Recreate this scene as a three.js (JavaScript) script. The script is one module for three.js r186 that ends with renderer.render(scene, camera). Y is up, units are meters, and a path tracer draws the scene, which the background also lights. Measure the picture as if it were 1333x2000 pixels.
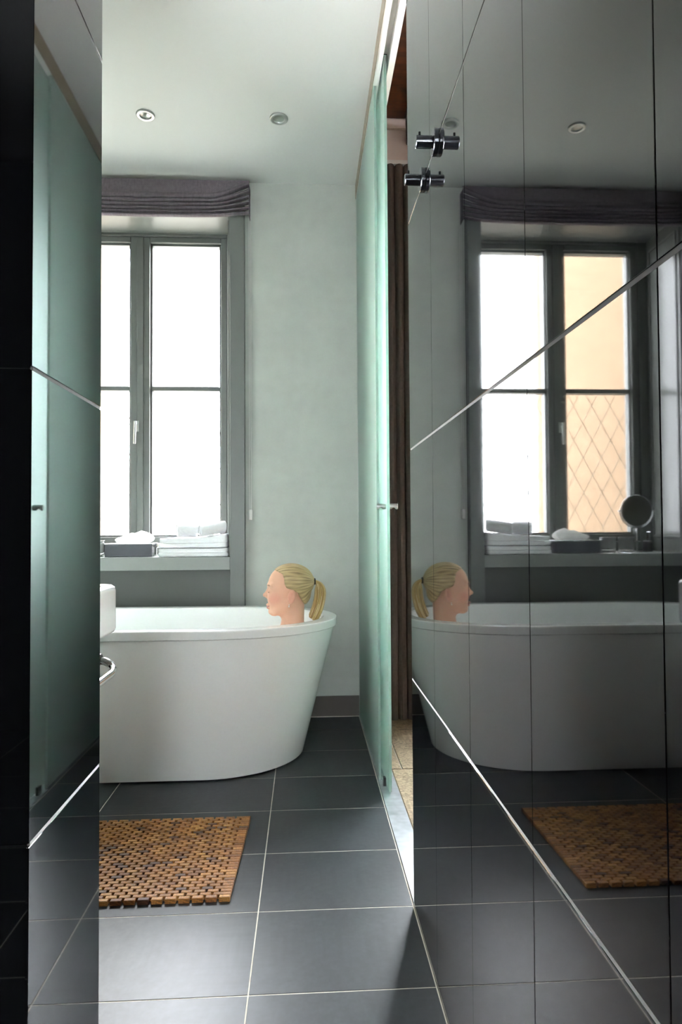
import * as THREE from 'three';
import { mergeGeometries, mergeVertices } from 'three/addons/utils/BufferGeometryUtils.js';
import { MarchingCubes } from 'three/addons/objects/MarchingCubes.js';
import { RoundedBoxGeometry } from 'three/addons/geometries/RoundedBoxGeometry.js';
import { ImprovedNoise } from 'three/addons/math/ImprovedNoise.js';

// ------------------------------------------------------------------ camera, sky, sun, exposure
const scene = new THREE.Scene();
const camera = new THREE.PerspectiveCamera(76.6446, 1333 / 2000, 0.02, 200);
camera.position.set(0, 0.9924, 0);
{
  const yaw = 0.0554, pitch = 0.0256, roll = -0.0058;
  const f = new THREE.Vector3(Math.sin(yaw) * Math.cos(pitch), Math.sin(pitch), -Math.cos(yaw) * Math.cos(pitch));
  const r = new THREE.Vector3(Math.cos(yaw), 0, Math.sin(yaw)), u = r.clone().cross(f);
  const r2 = r.clone().multiplyScalar(Math.cos(roll)).addScaledVector(u, Math.sin(roll));
  const u2 = u.clone().multiplyScalar(Math.cos(roll)).addScaledVector(r, -Math.sin(roll));
  camera.quaternion.setFromRotationMatrix(new THREE.Matrix4().makeBasis(r2, u2, f.clone().negate()));
}
const renderer = new THREE.WebGLRenderer({ antialias: true });
renderer.toneMapping = THREE.LinearToneMapping;
renderer.toneMappingExposure = 5.3;
renderer.shadowMap.enabled = true;
scene.background = new THREE.Color().setRGB(9.9, 10.4, 11.0);      // bright hazy white sky, no direct sun

// ------------------------------------------------------------------ helpers
let seed = 20240;
const rnd = () => { seed = (seed * 1664525 + 1013904223) >>> 0; return seed / 4294967296; };
const perlin = new ImprovedNoise(), NZ = (x, y, z) => perlin.noise(x, y, z);
const srgb = (h) => new THREE.Color(h);
const taken = new Map();
const numbered = (n) => { const k = taken.get(n) ?? 0; taken.set(n, k + 1); return k ? n + '_' + String(k).padStart(3, '0') : n; };
const V = (x, y, d) => new THREE.Vector3(x, y, -d);               // x right, y up, d = distance into the room

function tileTexture(size, fn, isColor) {                           // fn(u, v) -> [r, g, b] 0..255 (periodic noise is the caller's care)
  const data = new Uint8Array(size * size * 4);
  for (let y = 0; y < size; y++) for (let x = 0; x < size; x++) {
    const c = fn(x / size, y / size), o = (y * size + x) * 4;
    data[o] = c[0]; data[o + 1] = c[1]; data[o + 2] = c[2]; data[o + 3] = 255;
  }
  const t = new THREE.DataTexture(data, size, size);
  t.wrapS = t.wrapT = THREE.RepeatWrapping; t.magFilter = THREE.LinearFilter; t.minFilter = THREE.LinearMipmapLinearFilter; t.generateMipmaps = true;
  if (isColor) t.colorSpace = THREE.SRGBColorSpace;
  t.needsUpdate = true;
  return t;
}
const cl = (x) => Math.max(0, Math.min(255, x));
// noise that repeats over the unit square
const pn = (u, v, f, s) => {
  const a = u * Math.PI * 2, b = v * Math.PI * 2, k = f / (Math.PI * 2);
  return (NZ(Math.cos(a) * k + s, Math.sin(a) * k, Math.cos(b) * k + 7.3 * s) + NZ(Math.sin(a) * k + 3 + s, Math.cos(b) * k, Math.sin(b) * k + s)) * 0.7;
};
const shade = (base, fn, size = 512) => tileTexture(size, (u, v) => { const k = fn(u, v); return base.map((c) => cl(c * k)); }, true);
const grey = (fn, size = 512) => tileTexture(size, (u, v) => { const k = cl(128 + 127 * fn(u, v)); return [k, k, k]; }, false);

function uvBox(g, s = 1) {                                          // uv in metres from positions, along the dominant normal
  const gg = g.index ? g.toNonIndexed() : g; if (!gg.attributes.normal) gg.computeVertexNormals();
  const p = gg.attributes.position, n = gg.attributes.normal, uv = new Float32Array(p.count * 2);
  for (let i = 0; i < p.count; i += 3) {
    let ax = 0, ay = 0, az = 0;
    for (let k = 0; k < 3; k++) { ax += Math.abs(n.getX(i + k)); ay += Math.abs(n.getY(i + k)); az += Math.abs(n.getZ(i + k)); }
    for (let k = 0; k < 3; k++) {
      const x = p.getX(i + k), y = p.getY(i + k), z = p.getZ(i + k);
      const [a, b] = ax > ay && ax > az ? [z, y] : ay > az ? [x, z] : [x, y];
      uv[(i + k) * 2] = a * s; uv[(i + k) * 2 + 1] = b * s;
    }
  }
  gg.setAttribute('uv', new THREE.BufferAttribute(uv, 2));
  return gg;
}
const boxG = (x0, x1, y0, y1, d0, d1) => { const g = new THREE.BoxGeometry(x1 - x0, y1 - y0, d1 - d0); g.translate((x0 + x1) / 2, (y0 + y1) / 2, -(d0 + d1) / 2); return uvBox(g); };
const rboxG = (x0, x1, y0, y1, d0, d1, r = 0.003, seg = 2) => { const g = new RoundedBoxGeometry(x1 - x0, y1 - y0, d1 - d0, seg, Math.min(r, (x1 - x0) / 2.01, (y1 - y0) / 2.01, (d1 - d0) / 2.01)); g.translate((x0 + x1) / 2, (y0 + y1) / 2, -(d0 + d1) / 2); return uvBox(g); };
const join = (...gs) => mergeGeometries(gs.flat().map((g) => { const a = g.index ? g.toNonIndexed() : g; for (const k of Object.keys(a.attributes)) if (!['position', 'normal', 'uv'].includes(k)) a.deleteAttribute(k); return a; }));
function mesh(name, geo, mat, parent) {
  const m = new THREE.Mesh(geo, mat); m.name = parent ? name : numbered(name); m.castShadow = m.receiveShadow = true; (parent ?? scene).add(m); return m;
}
const struct = (name, geo, mat, label) => { const m = mesh(name, geo, mat); m.userData = { kind: 'structure', label, category: name.split('_')[0] }; return m; };
function thing(name, label, category, group, at) {
  const o = new THREE.Group(); o.name = numbered(name); o.userData = { label, category }; if (group) o.userData.group = group; if (at) o.position.copy(at); scene.add(o); return o;
}
const tag = (o, label, category, group) => { o.userData = { label, category, ...(group ? { group } : {}) }; return o; };
// rod between two points
function rodG(a, b, r0, r1 = r0, seg = 12) {
  const d = b.clone().sub(a), g = new THREE.CylinderGeometry(r1, r0, d.length(), seg, 1);
  g.applyQuaternion(new THREE.Quaternion().setFromUnitVectors(new THREE.Vector3(0, 1, 0), d.clone().normalize()));
  g.translate((a.x + b.x) / 2, (a.y + b.y) / 2, (a.z + b.z) / 2); return g;
}
// closed loops of equal length -> skin; caps at either end
function loft(loops, capA = false, capB = false, smooth = true) {
  const n = loops[0].length, pos = [], idx = [];
  loops.forEach((l) => l.forEach((p) => pos.push(p.x, p.y, p.z)));
  for (let k = 0; k + 1 < loops.length; k++) for (let i = 0; i < n; i++) {
    const a = k * n + i, b = k * n + (i + 1) % n, c = a + n, d = b + n;
    idx.push(a, b, c, b, d, c);
  }
  const cap = (k, flip) => {
    const c = loops[k].reduce((s, p) => s.add(p), new THREE.Vector3()).divideScalar(n), base = pos.length / 3;
    pos.push(c.x, c.y, c.z); loops[k].forEach((p) => pos.push(p.x, p.y, p.z));
    for (let i = 0; i < n; i++) { const a = base + 1 + i, b = base + 1 + (i + 1) % n; flip ? idx.push(base, b, a) : idx.push(base, a, b); }
  };
  if (capA) cap(0, true); if (capB) cap(loops.length - 1, false);
  const g = new THREE.BufferGeometry();
  g.setAttribute('position', new THREE.Float32BufferAttribute(pos, 3)); g.setIndex(idx);
  g.computeVertexNormals();
  const uv = new Float32Array(pos.length / 3 * 2); for (let i = 0; i < uv.length / 2; i++) { uv[2 * i] = pos[3 * i] + pos[3 * i + 2]; uv[2 * i + 1] = pos[3 * i + 1]; }
  g.setAttribute('uv', new THREE.BufferAttribute(uv, 2));
  return smooth ? g : g.toNonIndexed();
}
// a tile: w along local x, h along local y, front face at z = t, chamfered front edge; cached
const tileCache = new Map();
function tileG(w, h, t, c) {
  const key = [w, h, t, c].map((x) => x.toFixed(4)).join();
  if (!tileCache.has(key)) {
    const R = (s, z) => [[-w / 2 + s, -h / 2 + s, z], [w / 2 - s, -h / 2 + s, z], [w / 2 - s, h / 2 - s, z], [-w / 2 + s, h / 2 - s, z]].map((p) => new THREE.Vector3(...p));
    const g = loft([R(0, 0), R(0, t - c), R(c, t)], false, true).toNonIndexed(); g.computeVertexNormals();
    const gg = uvBox(g); tileCache.set(key, gg);
  }
  return tileCache.get(key);
}

// ------------------------------------------------------------------ materials
const M = (o) => new THREE.MeshStandardMaterial(o), P = (o) => new THREE.MeshPhysicalMaterial(o);
const mottled = (base, amt, f1, f2, s) => shade(base, (u, v) => 1 + amt * (0.6 * pn(u, v, f1, s) + 0.4 * pn(u, v, f2, s + 4)));
const plasterBump = grey((u, v) => 0.6 * pn(u, v, 9, 2) + 0.3 * pn(u, v, 40, 5), 512);
const plaster = M({ map: mottled([190, 195, 188], 0.05, 5, 22, 1), roughness: 0.75, bumpMap: plasterBump, bumpScale: 0.0006 });
const ceilingPaint = M({ color: srgb('#d0d2cf'), roughness: 0.9 });
const darkPaint = M({ color: srgb('#191817'), roughness: 0.9 });
const frameGrey = M({ color: srgb('#6c706c'), roughness: 0.38 });
const glossGrey = P({ color: srgb('#757974'), roughness: 0.24, ior: 1.5 });
const shadedPanelGrey = M({ color: srgb('#565955'), roughness: 0.5 }), litSillGrey = M({ color: srgb('#8d918d'), roughness: 0.35 });  // panel colour takes in the shade, sill colour the glow from the tub
const skirting = M({ map: mottled([92, 87, 80], 0.06, 6, 30, 3), roughness: 0.5 });
const slate = [0, 1, 2].map((k) => M({ map: shade([[45, 49, 52], [42, 46, 49], [48, 51, 53]][k], (u, v) => 1 + 0.09 * pn(u, v, 8, k + 1) + 0.12 * pn(u, v, 60, k + 9) + 0.08 * pn(u, v, 150, k), 512), roughness: 0.37, bumpMap: grey((u, v) => 0.5 * pn(u, v, 90, k) + 0.3 * pn(u, v, 30, 2), 512), bumpScale: 0.0003 }));
const floorGrout = M({ map: mottled([206, 200, 186], 0.12, 30, 90, 6), roughness: 0.9 });
const blackTile = P({ color: srgb('#0b0b0e'), roughness: 0.025, ior: 1.72 });
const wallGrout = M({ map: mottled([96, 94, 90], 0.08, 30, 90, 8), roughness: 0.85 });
const litJoint = M({ map: mottled([222, 221, 216], 0.05, 30, 90, 8), roughness: 0.7 });  // same grout as the other joints, the light on it painted in as white
const porcelain = P({ color: srgb('#eceeeb'), roughness: 0.14, ior: 1.5 });
const acrylic = P({ color: srgb('#e6e9e6'), roughness: 0.16, ior: 1.5 });
const chrome = M({ color: srgb('#c9cccd'), metalness: 1, roughness: 0.1 });
const darkChrome = M({ color: srgb('#6f7175'), metalness: 1, roughness: 0.12 });
const satin = M({ color: srgb('#b9bdbb'), metalness: 1, roughness: 0.32 });
const blackMetal = M({ color: srgb('#141414'), roughness: 0.35 });
const tanMetal = M({ color: srgb('#9c8f78'), metalness: 0.35, roughness: 0.42 });
const whitePaint = M({ color: srgb('#e8e6e2'), roughness: 0.6 });
const steel = M({ map: shade([176, 182, 184], (u, v) => 1 + 0.12 * pn(u, v, 12, 4) + 0.1 * pn(u, v, 50, 2), 512), metalness: 0.85, roughness: 0.35 });
const frosted = P({ color: srgb('#f0faf6'), roughness: 0.5, transmission: 0.8, thickness: 0.01, ior: 1.5, attenuationColor: srgb('#c8ece1'), attenuationDistance: 0.04 });
const pane = P({ color: srgb('#ffffff'), roughness: 0, transmission: 1, thickness: 0, ior: 1.5 });
const clearGlass = P({ color: srgb('#ffffff'), roughness: 0, transmission: 1, thickness: 0.004, ior: 1.5 });
const weave = (a, s) => grey((u, v) => 0.45 * Math.sin(u * Math.PI * 2 * 90) * Math.sin(v * Math.PI * 2 * 90) + a * pn(u, v, 60, s), 512);
const blindCloth = P({ map: tileTexture(512, (u, v) => { const k = 1 + 0.08 * pn(u, v * 0.2, 160, 1) + 0.08 * pn(u, v, 90, 5); return [106 * k, 98 * k, 104 * k].map(cl); }, true), roughness: 0.95, bumpMap: weave(0.5, 2), bumpScale: 0.0008, sheen: 0.3, sheenRoughness: 0.6, sheenColor: srgb('#8a8088') });
const curtainCloth = P({ map: tileTexture(512, (u, v) => { const k = 1 + 0.08 * pn(u, v * 0.3, 160, 3) + 0.08 * pn(u, v, 90, 5); return [84 * k, 74 * k, 68 * k].map(cl); }, true), roughness: 0.95, bumpMap: weave(0.6, 6), bumpScale: 0.001, sheen: 0.3, sheenRoughness: 0.6, sheenColor: srgb('#7a6a60') });
const terry = P({ color: srgb('#eeeff1'), roughness: 1, bumpMap: grey((u, v) => 0.7 * pn(u, v, 120, 3) + 0.3 * pn(u, v, 40, 3), 512), bumpScale: 0.003, sheen: 0.4, sheenRoughness: 0.8, sheenColor: srgb('#ffffff') });
const paper = P({ color: srgb('#f6f6f4'), roughness: 0.95, transmission: 0.35, thickness: 0 });
const stone = [0, 1].map((k) => M({ map: tileTexture(512, (u, v) => { const q = 1 + 0.04 * pn(u, v, 10, k) + 0.24 * pn(u, v, 110, k + 3) + 0.2 * pn(u, v, 200, k + 1); return [146 * q, 131 * q, 106 * q].map(cl); }, true), roughness: 0.9 }));
const stoneJoint = M({ color: srgb('#b5ac99'), roughness: 0.95 });
const pinkPlaster = M({ map: mottled([226, 212, 204], 0.04, 6, 25, 5), roughness: 0.9 });
const wood = (r, g, b, f, s) => tileTexture(512, (u, v) => { const w = pn(u, v, 3, s) * 1.2, q = 1 + 0.22 * Math.sin((v * f + w * 3) * Math.PI * 2) * (0.5 + 0.5 * pn(u, v, 7, s)) + 0.2 * pn(u * 0.5, v, 70, s + 2); return [r * q, g * q, b * q].map(cl); }, true);
const beamWood = [0, 1].map((k) => { const t = wood([92, 60][k], [50, 32][k], [20, 14][k], 9, 3 + k); return M({ map: t, roughness: 0.6 }); });
const teakTones = [[170, 116, 58], [152, 100, 48], [182, 130, 68], [128, 82, 44], [98, 66, 48], [160, 108, 62]];
const teak = teakTones.map(([r, g, b], k) => { const t = wood(r, g, b, 14, k + 1); t.repeat.set(9, 9); return M({ map: t, roughness: 0.42 }); });
const stucco = M({ map: mottled([123, 102, 80], 0.07, 8, 60, 11), roughness: 0.95, bumpMap: plasterBump, bumpScale: 0.004 });
const paving = M({ map: mottled([112, 108, 100], 0.1, 12, 60, 12), roughness: 0.95 });
const ironwork = M({ color: srgb('#a3957c'), roughness: 0.6 });

// ------------------------------------------------------------------ setting
const XR = 0.2811, XL = -0.3511, ZA = 1.4137, T = 0.302, DW = 3.4515, CH = 2.85;
// floor: grout bed with slate tiles
const floor = struct('floor', boxG(-2.6, XR, -0.2, -0.0007, -1.6, DW), floorGrout, 'dark slate tiled bathroom floor with pale joints');
{
  const C1 = -0.1258, cols = [[C1 + 0.0016, XR - 0.003]];
  for (let k = 0; k < 5; k++) cols.push([Math.max(-2.6, C1 - 0.604 * (k + 1) + 0.0016), C1 - 0.604 * k - 0.0016]);
  for (let i = -10; i < 7; i++) for (const [x0, x1] of cols) {
    const d0 = ZA + i * T + 0.0016, d1 = Math.min(ZA + (i + 1) * T - 0.0016, DW - 0.004);
    const m = mesh('tile', tileG(x1 - x0, d1 - d0, 0.008, 0.0006), slate[Math.floor(rnd() * 3)], floor);
    m.rotation.x = -Math.PI / 2; m.position.set((x0 + x1) / 2, -0.008, -(d0 + d1) / 2);
  }
}
struct('ceiling', boxG(-2.6, 0.2795, CH, CH + 0.2, -1.6, DW), ceilingPaint, 'white painted bathroom ceiling with two recessed lights');
// polished black tiles: rows of 60 cm
const rowsY = [0, 0.5934, 1.202, 1.8099, 2.4175, CH];
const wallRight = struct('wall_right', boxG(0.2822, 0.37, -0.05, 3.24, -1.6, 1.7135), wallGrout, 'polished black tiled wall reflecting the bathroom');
for (let i = 0; i < 11; i++) for (let j = 0; j < 5; j++) {
  const d1 = 1.7157 - 0.3049 * i - 0.0006, d0 = 1.7157 - 0.3049 * (i + 1) + 0.0006, y0 = rowsY[j] + 0.0026, y1 = rowsY[j + 1] - 0.0026;
  const m = mesh('tile', tileG(d1 - d0, y1 - y0, 0.0036, 0.0006), blackTile, wallRight);
  m.rotation.y = -Math.PI / 2; m.position.set(XR + 0.0036, (y0 + y1) / 2, -(d0 + d1) / 2);
}
mesh('lit_joint', boxG(0.2817, 0.2821, 0.5934 - 0.0026, 0.5934 + 0.0026, -1.6, 1.7135), litJoint, wallRight);  // lower joint painted white for the light it catches
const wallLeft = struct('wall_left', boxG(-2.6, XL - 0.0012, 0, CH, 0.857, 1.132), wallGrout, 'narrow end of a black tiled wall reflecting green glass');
for (let j = 0; j < 5; j++) {
  const y0 = rowsY[j] + 0.0026, y1 = rowsY[j + 1] - 0.0026;
  let m = mesh('tile', tileG(0.2826, y1 - y0, 0.0036, 0.0006), blackTile, wallLeft);
  m.rotation.y = Math.PI / 2; m.position.set(XL - 0.0036, (y0 + y1) / 2, -(0.8508 + 0.2826 / 2));
  for (let i = 0; i < 7; i++) {
    m = mesh('tile', tileG(0.3047, y1 - y0 + 0.0046, 0.0036, 0.0003), blackTile, wallLeft);
    m.position.set(XL - 0.004 - 0.3049 * (i + 0.5), (y0 + y1) / 2, -0.8578);
  }
}
mesh('lit_joint', boxG(XL - 0.0011, XL - 0.0007, 0.5934 - 0.0026, 0.5934 + 0.0026, 0.857, 1.132), litJoint, wallLeft);  // painted white for the light on this joint, as on the right wall
struct('wall_inner', join(boxG(-1.3, -1.02, 0, 1.1, 1.135, 2.35), boxG(-1.3, -1.02, 2.1, CH, 1.135, 2.35), boxG(-1.3, -1.02, 1.1, 2.1, 1.135, 1.25), boxG(-1.3, -1.02, 1.1, 2.1, 2.15, 2.35)), plaster, 'white plaster wall behind the wash basin');
{ const w = thing('window_3', 'added side window for fill light above the wash basin, hidden by the black wall', 'window'); w.userData.kind = 'structure';  // added opening, never in view: daylight fill for the tub front and glass
  for (const q of [[1.1, 1.15, 1.25, 2.15], [2.05, 2.1, 1.25, 2.15], [1.15, 2.05, 1.25, 1.3], [1.15, 2.05, 2.1, 2.15]]) mesh('frame', boxG(-1.2, -1.14, ...q), frameGrey, w);
  mesh('pane', boxG(-1.172, -1.168, 1.15, 2.05, 1.3, 2.1), pane, w); }
struct('wall_alcove', boxG(-1.9, -1.72, 0, CH, 2.35, DW), plaster, 'white plaster wall at the far end of the bathtub');
struct('wall_return', boxG(-1.9, -1.3, 0, CH, 2.2, 2.35), plaster, 'white plaster return wall beside the bathtub');
// dark hall where the photographer stands
struct('wall_hall', join(boxG(-2.8, -0.25, 0, CH, -1.8, -1.6), boxG(0.21, 0.37, 0, CH, -1.8, -1.6), boxG(-0.25, 0.21, 0, 0.95, -1.8, -1.6), boxG(-0.25, 0.21, 1.95, CH, -1.8, -1.6), boxG(-2.8, -2.6, 0, CH, -1.6, 0.857)), darkPaint, 'dark painted wall of the hall');
{ const w = thing('window_4', 'small added hall window for fill light behind the camera', 'window'); w.userData.kind = 'structure';  // added unseen opening that fills the tub front with soft daylight
  for (const q of [[-0.25, -0.21, 0.95, 1.95], [0.17, 0.21, 0.95, 1.95], [-0.21, 0.17, 0.95, 0.99], [-0.21, 0.17, 1.91, 1.95]]) mesh('frame', boxG(...q, -1.74, -1.68), frameGrey, w);
  mesh('pane', boxG(-0.21, 0.17, 0.99, 1.91, -1.712, -1.708), pane, w); }
// window wall with its niche
const NX0 = -1.53, NX1 = -0.39, NT = 2.735;
const wallBack = struct('wall_back', join(
  boxG(NX1, 0.352, -0.2, 3.24, DW, 3.95), boxG(-2.0, NX0, -0.2, 3.24, DW, 3.95), boxG(NX0, NX1, NT, 3.24, DW, 3.95), boxG(NX0, NX1, -0.2, 0.78, 3.49, 3.95), boxG(NX0, NX1, 0.78, 0.93, 3.88, 3.95)), plaster, 'pale plaster wall with the window niche');
const niche = struct('trim_1', join(rboxG(NX1 - 0.001, -0.3145, 0.0, 2.72, 3.398, DW, 0.002), rboxG(-1.605, NX0 + 0.001, 0.0, 2.72, 3.398, DW, 0.002)), frameGrey, 'grey painted boards framing the window niche');
mesh('panel_below_sill', rboxG(NX0 + 0.001, NX1 - 0.001, 0, 0.779, 3.47, 3.49, 0.001), shadedPanelGrey, niche);
mesh('lining_top', boxG(NX0 + 0.001, NX1 - 0.001, NT - 0.012, NT, DW, 3.79), frameGrey, niche);
{ // panelled left and right linings
  const side = (x0, x1, s) => {
    mesh('lining', boxG(x0, x1, 0.85, NT - 0.012, DW, 3.79), glossGrey, niche);
    const xf = s > 0 ? x1 : x0, a = Math.min(xf, xf + s * 0.007), b = Math.max(xf, xf + s * 0.007);
    for (const [y0, y1, d0, d1] of [[0.93, 0.945, 3.475, 3.765], [2.64, 2.655, 3.475, 3.765], [0.945, 2.64, 3.475, 3.49], [0.945, 2.64, 3.75, 3.765]]) mesh('moulding', rboxG(a, b, y0, y1, d0, d1, 0.003), frameGrey, niche);
  };
  side(NX0, NX0 + 0.012, 1); side(NX1 - 0.012, NX1, -1);
}
const sill = struct('trim_2', rboxG(NX0 + 0.002, NX1 - 0.002, 0.781, 0.849, 3.41, 3.79, 0.003), litSillGrey, 'grey painted window sill shelf');
const base = struct('baseboard_back', rboxG(-0.312, 0.283, 0.003, 0.108, 3.4395, DW, 0.0015), skirting, 'grey brown skirting tile along the window wall');
mesh('tile_joint', boxG(-0.312, 0.283, 0, 0.004, 3.438, DW), floorGrout, base);

// window: fixed frame, two sashes, four panes, handle
{
  const w = thing('window_1', 'grey framed double casement window with blown-out daylight', 'window'); w.userData.kind = 'structure';
  const F = (n, x0, x1, y0, y1, d0, d1, p = w, r = 0.004) => mesh(n, rboxG(x0, x1, y0, y1, d0, d1, r), frameGrey, p);
  F('frame', NX0, -1.462, 0.85, NT - 0.012, 3.79, 3.88); F('frame', -0.452, NX1, 0.85, NT - 0.012, 3.79, 3.88);
  F('frame', -1.462, -0.452, 2.706, NT - 0.012, 3.79, 3.88); F('frame', -1.462, -0.452, 0.85, 0.905, 3.79, 3.88);
  F('cover_strip', -0.972, -0.934, 0.91, 2.70, 3.792, 3.805, w, 0.003);
  for (const [x0, x1, gx0, gx1] of [[-1.46, -0.954, -1.408, -1.022], [-0.9535, -0.454, -0.888, -0.499]]) {
    const s = new THREE.Group(); s.name = 'sash'; w.add(s);
    const y0 = 0.907, y1 = 2.704, g0 = 0.962, g1 = 2.66;
    F('stile', x0, gx0 - 0.012, y0, y1, 3.802, 3.872, s); F('stile', gx1 + 0.012, x1, y0, y1, 3.802, 3.872, s);
    F('rail', gx0 - 0.012, gx1 + 0.012, y0, g0 - 0.012, 3.802, 3.872, s); F('rail', gx0 - 0.012, gx1 + 0.012, g1 + 0.012, y1, 3.802, 3.872, s);
    F('glazing_bar', gx0, gx1, 1.803, 1.829, 3.815, 3.872, s);
    for (const [a, b, c, d] of [[gx0 - 0.012, gx0, g0 - 0.012, g1 + 0.012], [gx1, gx1 + 0.012, g0 - 0.012, g1 + 0.012], [gx0, gx1, g0 - 0.012, g0], [gx0, gx1, g1, g1 + 0.012]]) F('glazing_bead', a, b, c, d, 3.822, 3.87, s, 0.003);
    for (const [a, b] of [[g0, 1.803], [1.829, g1]]) mesh('pane', boxG(gx0, gx1, a, b, 3.852, 3.856), pane, s);
  }
  const h = new THREE.Group(); h.name = 'handle'; w.add(h);
  mesh('handle_plate', rboxG(-0.982, -0.957, 1.558, 1.622, 3.784, 3.792, 0.008, 3), satin, h);
  mesh('handle_grip', join(rodG(V(-0.97, 1.608, 3.79), V(-0.97, 1.608, 3.752), 0.008), rodG(V(-0.97, 1.614, 3.752), V(-0.974, 1.484, 3.752), 0.0085, 0.0072)), satin, h);
}
// diamond grille outside the lower half of the window
{
  const g = thing('window_grille', 'thin diamond lattice grille outside the lower window panes', 'grille');
  const x0 = -1.5, x1 = -0.41, y0 = 0.95, y1 = 1.84, d = 4.0, nx = -0.6037, ny = 0.9927, hw = 0.0595, hh = 0.1105;
  for (const s of [1, -1]) for (let k = -26; k <= 26; k++) {
    // line through (nx + 2 k hw, ny) with slope s * hh / hw, clipped to the opening
    const sl = s * hh / hw, bx = nx + 2 * k * hw; let t0 = x0, t1 = x1;
    const xa = bx + (y0 - ny) / sl, xb = bx + (y1 - ny) / sl; t0 = Math.max(t0, Math.min(xa, xb)); t1 = Math.min(t1, Math.max(xa, xb));
    if (t1 - t0 < 0.01) continue;
    const dd = d + (s > 0 ? 0.0022 : -0.0022);
    mesh('bar', rodG(V(t0, ny + (t0 - bx) * sl, dd), V(t1, ny + (t1 - bx) * sl, dd), 0.0024, 0.0024, 6), ironwork, g);
  }
  mesh('frame', join(boxG(x0 - 0.03, x1 + 0.03, y1, y1 + 0.012, d - 0.05, d + 0.008), boxG(x0 - 0.03, x1 + 0.03, y0 - 0.012, y0, d - 0.05, d + 0.008), boxG(x0 - 0.03, x0, y0, y1, d - 0.05, d + 0.008), boxG(x1, x1 + 0.03, y0, y1, d - 0.05, d + 0.008)), ironwork, g);
}
// outside: court and the ochre building opposite
struct('ground_court', boxG(-30, 30, -1.4, -1.2, 3.96, 60), paving, 'pale paved court outside the window');
{
  const b = thing('neighbouring_building', 'pale ochre stucco building opposite the left casement', 'building');
  const slab = (y0, y1, o) => uvBox(loft([y0, y1].map((y) => [V(-16 - o, y, 9 - o), V(-2.72 + o, y, 9 - o), V(-6.6 + o, y, 14 + o), V(-16 - o, y, 14 + o)]), true, true, false));
  mesh('wall', slab(-1.2, 9.5, 0), stucco, b);
  mesh('cornice', slab(9.5, 9.8, 0.2), whitePaint, b);
}

// glass partition on the right: head track, threshold, two panels
{
  const t = struct('trim_3', join(boxG(0.28, 0.303, 2.777, CH, 1.7157, DW), boxG(0.303, 0.33, 2.832, CH, 1.7157, DW)), whitePaint, 'sliding door head track above the glass');
  mesh('fascia', boxG(0.2782, 0.28, 2.774, CH - 0.001, 1.7157, DW - 0.001), tanMetal, t);
  mesh('outer_fascia', boxG(0.33, 0.353, 2.78, 3.24, 1.7157, DW), whitePaint, t);
  mesh('header', boxG(0.28, 0.33, CH, 3.24, 1.7157, DW), whitePaint, t);
  mesh('roller', join(boxG(0.305, 0.325, 2.806, 2.83, 2.45, 2.55), boxG(0.309, 0.321, 2.812, 2.83, 2.08, 2.10)), blackMetal, t);
  const th = struct('trim_4', rboxG(0.2825, 0.349, -0.05, 0.003, 1.7157, DW - 0.001, 0.001), steel, 'brushed steel door threshold strip in the floor');
  void th;
  const a = thing('fixed_glass_panel', 'fixed frosted green glass panel beside the bathtub', 'glass panel');
  mesh('glass', boxG(0.2835, 0.2925, 0.008, 2.773, 2.551, 3.447), frosted, a);
  mesh('floor_channel', boxG(0.2818, 0.2942, 0.003, 0.014, 2.56, 3.447), steel, a);
  mesh('wall_channel', boxG(0.2822, 0.2942, 0.014, 2.773, 3.4395, 3.4475), satin, a);
  const s = thing('sliding_glass_door', 'sliding frosted green glass door pushed open, with two small knobs', 'glass door');
  mesh('glass', boxG(0.309, 0.319, 0.01, 2.808, 2.426, 3.40), frosted, s);
  const kn = (x, dir) => { // knob with a finger hollow underneath
    const L = [0, 0.010, 0.013, 0.014, 0.017, 0.02, 0.023, 0.026, 0.029, 0.0345, 0.0352];
    const loops = L.map((q, i) => Array.from({ length: 20 }, (_, k) => {
      const an = k / 20 * Math.PI * 2, r = i === 0 || i === L.length - 1 ? 0.0098 : 0.0108, hollow = Math.max(0, 1 - ((q - 0.02) / 0.0085) ** 2);
      let yy = Math.sin(an) * r; if (yy < 0) yy *= 1 - 0.62 * hollow;
      return V(x + dir * q, 1.076 + yy, 2.468 + Math.cos(an) * r);
    }));
    const lp = dir > 0 ? loops.map((l) => l.slice().reverse()) : loops;
    return mesh('knob', loft(lp, true, true), satin, s);
  };
  kn(0.3085, -1); kn(0.3195, 1);
  mesh('knob_spindle', rodG(V(0.3085, 1.076, 2.468), V(0.3195, 1.076, 2.468), 0.004), satin, s);
  const c = thing('floor_guide', 'small black and chrome guide clip at the foot of the glass', 'door guide');
  mesh('clip', rboxG(0.2955, 0.306, 0.0032, 0.034, 2.497, 2.522, 0.002), blackMetal, c);
  mesh('clip_face', rboxG(0.2935, 0.2954, 0.0032, 0.036, 2.495, 2.524, 0.0008), chrome, c);
}

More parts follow.
